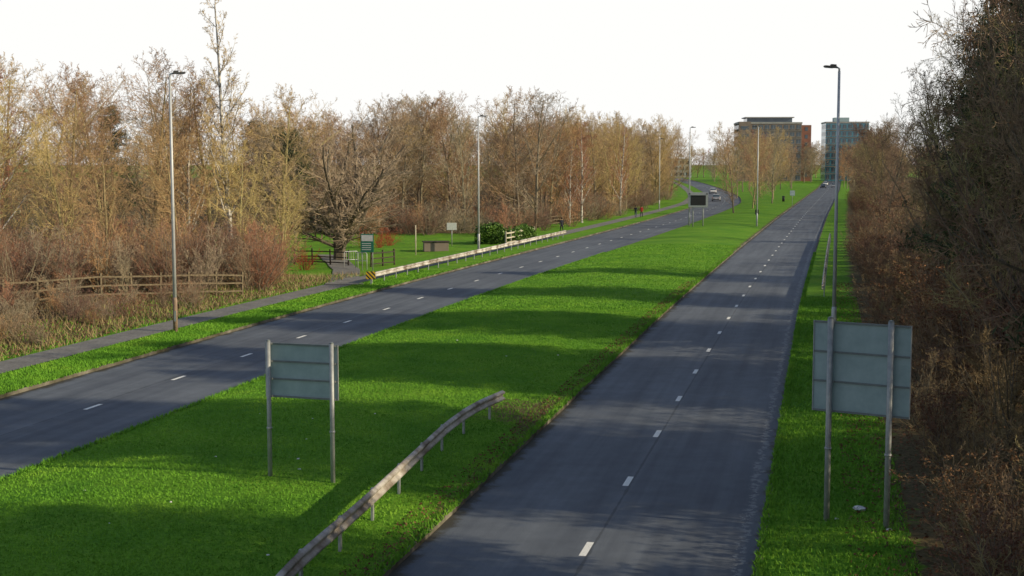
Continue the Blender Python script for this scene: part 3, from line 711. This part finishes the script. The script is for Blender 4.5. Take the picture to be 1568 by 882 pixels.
# ------------------------------------------------------------------ cars
def car(x,y,rz,paint):
    e=empty('car',(x,y,.01),rz)   # local +Y is forward
    st=[(-2.1,.70,.45,.72),(-2.02,.82,.30,.92),(-1.5,.88,.22,.98),(-.6,.89,.20,.95),(.6,.89,.20,.93),(1.3,.88,.22,.88),(1.85,.82,.25,.78),(2.1,.66,.38,.62)]
    bm=bmesh.new();rg=[]
    for yy_,w,z0,z1 in st:
        pr=[(-w*.92,z0),(-w,z0+.12),(-w,z1-.14),(-w*.9,z1),(0,z1+.02),(w*.9,z1),(w,z1-.14),(w,z0+.12),(w*.92,z0)]
        rg.append([bm.verts.new((a,yy_,b)) for a,b in pr])
    for r0,r1 in zip(rg,rg[1:]):
        for j in range(9): bm.faces.new((r0[j],r0[(j+1)%9],r1[(j+1)%9],r1[j]))
    bm.faces.new(rg[0]);bm.faces.new(rg[-1]);bmesh.ops.recalc_face_normals(bm,faces=bm.faces)
    bm_obj('body',bm,M[paint],e,smooth=False)
    def gh(name,st2,mat):
        bm=bmesh.new();rg=[]
        for yy_,w0,w1,z0,z1 in st2: rg.append([bm.verts.new(p) for p in ((-w0,yy_,z0),(-w1,yy_,z1),(w1,yy_,z1),(w0,yy_,z0))])
        for r0,r1 in zip(rg,rg[1:]):
            for j in range(4): bm.faces.new((r0[j],r0[(j+1)%4],r1[(j+1)%4],r1[j]))
        bm.faces.new(rg[0]);bm.faces.new(rg[-1]);bmesh.ops.recalc_face_normals(bm,faces=bm.faces);bm_obj(name,bm,M[mat],e)
    gh('glasshouse',[(-1.85,.76,.70,.93,.97),(-1.4,.79,.64,.93,1.38),(-.4,.80,.64,.93,1.44),(.4,.80,.64,.93,1.40),(1.15,.77,.70,.88,.93)],'glass')
    gh('roof',[(-1.42,.6,.5,1.385,1.42),(-.4,.645,.55,1.43,1.475),(.42,.62,.52,1.40,1.43)],paint)
    for s in (-1,1):
        for yw in (-1.3,1.3):
            tube('wheel_%d_%d'%(s+1,int(yw>0)),[(s*.72,yw,.32),(s*.74,yw,.32),(s*.90,yw,.32),(s*.91,yw,.32)],[.26,.32,.32,.2],M['tyre'],e,16)
            tube('hub_%d_%d'%(s+1,int(yw>0)),[(s*.90,yw,.32),(s*.92,yw,.32)],[.18,.16],M['galv'],e,10)
        box('tail_lamp_%d'%(s+1),(.2,.08,.16),(s*.66,-2.04,.76),M['redlight'],e,bevel=.02)
        box('headlamp_%d'%(s+1),(.26,.1,.12),(s*.6,2.0,.62),M['white'],e,bevel=.02)
        box('mirror_%d'%(s+1),(.18,.08,.12),(s*.95,.75,1.0),M[paint],e,bevel=.02)
    box('number_plate',(.5,.02,.11),(0,-2.11,.55),M['white'],e)
    box('bumper',(1.3,.1,.12),(0,-2.08,.4),M['black'],e,bevel=.03)
def hd(f,y): return -math.atan((f(y+2)-f(y-2))/4)
car(float(cL(289))-1.8,289,hd(cL,289),'carsilver');car(float(cL(362))-1.7,362,hd(cL,362),'carwhite')
for y,o,p in [(440,-1.8,'cardark'),(470,1.7,'cardark'),(452,1.7,'carsilver'),(500,1.8,'cardark'),(495,-1.8,'carwhite'),(520,-1.8,'cardark')]: car(float(cR(y))+o,y,hd(cR,y)+math.pi,p)

# ------------------------------------------------------------------ people
def person(name,x,y,rz,top,legs,ph=1):
    e=empty(name,(x,y,gz(x,y)+.03),rz)   # facing local +Y
    V=[(0,0,.96),(0,.01,1.12),(0,.02,1.32),(0,.01,1.47),(0,.03,1.56),(0,.04,1.65),(0,.03,1.72)]
    r=[.145,.125,.15,.065,.065,.095,.07];E=[(0,1),(1,2),(2,3),(3,4),(4,5),(5,6)]
    def add(v,rr,pv): V.append(v);r.append(rr);E.append((pv,len(V)-1));return len(V)-1
    for s in (-1,1):
        k=s*ph
        a=add((s*.17,.01,1.40),.07,2);a=add((s*.23,-.03*k,1.16),.052,a);a=add((s*.24,.12*k+.05,.93),.036,a)
        h=add((s*.09,0,.90),.10,0);h=add((s*.10,-.12*k+.06,.50),.068,h);h=add((s*.10,-.30*k-.02,.10),.045,h);h=add((s*.10,-.30*k+.14,.04),.035,h)
    me=bpy.data.meshes.new('b');me.from_pydata(V,E,[]);ob=bpy.data.objects.new('b',me);COL.objects.link(ob)
    mo=ob.modifiers.new('s','SKIN')
    sv=me.skin_vertices[0].data
    for i,q in enumerate(r): sv[i].radius=(q,q*.85)
    sv[0].use_root=True
    sb=ob.modifiers.new('u','SUBSURF');sb.levels=2;sb.render_levels=2
    dg=bpy.context.evaluated_depsgraph_get();nm=bpy.data.meshes.new_from_object(ob.evaluated_get(dg))
    bpy.data.objects.remove(ob)
    nm.materials.clear()
    for m in (top,legs,'skin','black'): nm.materials.append(M[m])
    for p in nm.polygons:
        c=p.center; p.use_smooth=True
        p.material_index=2 if (c.z>1.50 or (abs(c.x)>.19 and c.z<.95)) else (0 if c.z>.88 else (1 if c.z>.1 else 3))
    link(bpy.data.objects.new('body',nm),e)
    bm=bmesh.new();bmesh.ops.create_uvsphere(bm,u_segments=14,v_segments=10,radius=.112)
    for v in bm.verts:
        if v.co.z<-.01 and v.co.y>-.02: v.co*=.7
    bm_obj('hair',bm,M['hair'],e,(0,.012,1.685),smooth=True)
    box('nose',(.025,.03,.04),(0,.135,1.64),M['skin'],e,bevel=.008)
    for s in (-1,1):
        box('eye_%d'%(s+1),(.022,.01,.012),(s*.035,.118,1.665),M['black'],e)
        box('ear_%d'%(s+1),(.02,.035,.055),(s*.098,.04,1.645),M['skin'],e,bevel=.006)
        k=s*ph;w=Vector((s*.24,.12*k+.05,.93))
        for f in range(4): tube('finger_%d_%d'%(s+1,f),[w+Vector((0,-.03+.02*f,-.02)),w+Vector((0,-.03+.022*f,-.09)),w+Vector((-s*.012,-.03+.022*f,-.14-.01*(f in(1,2))))],[.011,.009,.007],M['skin'],e,6)
        tube('thumb_%d'%(s+1),[w+Vector((0,.03,-.03)),w+Vector((-s*.01,.06,-.08))],[.012,.008],M['skin'],e,6)
person('pedestrian',5.6,153,.3,'cloth_dark','cloth_dark')
person('pedestrian',17.9,197,-.2,'cloth_dark','cloth_jeans');person('pedestrian',18.8,197.6,-.2,'cloth_red','cloth_dark',ph=-1)

# ------------------------------------------------------------------ buildings
def building(name,x,y,w,d,h,fl,rz,wall,glass,nb,pent=None,band=None):
    e=empty(name,(x,y,0),rz); fh=h/fl
    box('walls',(w,d,h),(0,0,h/2),M[wall],e)
    for face,(n,L) in enumerate(((nb,w),(max(2,int(nb*d/w)),d))):
        for f in range(fl):
            for i in range(n):
                u=-L/2+L*(i+.5)/n; ww=L/n*.68; z=f*fh+fh*.55
                if face==0:
                    box('window_%d_%d'%(f,i),(ww,.1,fh*.55),(u,-d/2-.01,z),M[glass],e)
                    box('sill_%d_%d'%(f,i),(ww+.2,.2,.12),(u,-d/2-.07,z-fh*.275-.07),M['concrete'],e)
                    box('mullion_%d_%d'%(f,i),(.08,.06,fh*.55-.01),(u,-d/2-.085,z),M['concrete'],e)
                else:
                    box('side_window_%d_%d'%(f,i),(.1,ww,fh*.55),(-w/2-.01,u,z),M[glass],e)
            if band and f: box('band_%d'%f,(w+.16,.3,.5),(0,-d/2,f*fh+.02),M[band],e)
    box('parapet',(w+.4,d+.4,.7),(0,0,h+.35),M['concrete'],e)
    box('roof_plant',(w*.35,d*.4,2.0),(-w*.1,0,h+1.7),M['signback'],e)
    if pent: 
        box('penthouse',(w*.72,d*.7,1.9),(0,0,h+1.65),M['glass'],e); box('penthouse_roof',(w*.78,d*.8,.4),(0,0,h+2.8),M['concrete'],e)
    return e
b=building('brick_office_building',112,600,27,18,25.0,8,-.05,'brownbrick','glass',10,pent=True,band='concrete')
box('stair_tower',(4.2,8,24.5),(15.8,-3,12.25),M['brick'],b)
for i in range(7): box('tower_window_%d'%i,(1.2,.1,1.6),(15.8,-7.02,3+3.3*i),M['glass'],b)
box('entrance_wing',(5,16,25.9),(-11,-2.2,12.95),M['brownbrick'],b)
for i in range(7): box('wing_window_%d'%i,(3.4,.1,1.5),(-11,-10.22,4+3.2*i),M['glass'],b)
building('glass_office_building',152,625,19,16,26.0,8,-.1,'blueglass','glass',8,band='concrete')
building('white_low_building',90,790,26,14,10,3,0,'white','glass',7)

# ------------------------------------------------------------------ light, sky, camera
SUN_EL,SUN_AZ=22.,107.
sd=Vector((math.sin(rad(SUN_AZ))*math.cos(rad(SUN_EL)),math.cos(rad(SUN_AZ))*math.cos(rad(SUN_EL)),math.sin(rad(SUN_EL))))
l=bpy.data.lights.new('sun','SUN');l.energy=5.;l.angle=rad(.5);l.color=(1,.84,.56)
lo=bpy.data.objects.new('sun',l);lo.rotation_euler=sd.to_track_quat('Z','Y').to_euler();link(lo)
w=bpy.data.worlds.new('World');scene.world=w;w.use_nodes=True;nt=w.node_tree
bg=nt.nodes['Background'];sky=nt.nodes.new('ShaderNodeTexSky');sky.sky_type='NISHITA';sky.sun_disc=False
sky.sun_elevation=rad(SUN_EL);sky.sun_rotation=rad(SUN_AZ);sky.dust_density=1.
tc=nt.nodes.new('ShaderNodeTexCoord');sp=nt.nodes.new('ShaderNodeSeparateXYZ');nt.links.new(tc.outputs['Generated'],sp.inputs[0])
hz=ramp(nt,[(.0,(1,1,1)),(.14,(1,1,1)),(.34,(.04,.04,.04))]);nt.links.new(sp.outputs[2],hz.inputs[0])
mx=mixc(nt,hz.outputs[0],sky.outputs[0],(8.2,8.2,8.05))
nt.links.new(mx,bg.inputs[0]);bg.inputs[1].default_value=.122
cam=bpy.data.cameras.new('camera');cam.sensor_width=36;cam.lens=47.8;cam.clip_end=9000;cam.clip_start=.1
co=bpy.data.objects.new('camera',cam);co.location=(0,0,8);co.rotation_euler=(rad(90-5.24),0,0);link(co);scene.camera=co
scene.view_settings.view_transform='Standard';scene.view_settings.look='None';scene.view_settings.exposure=0
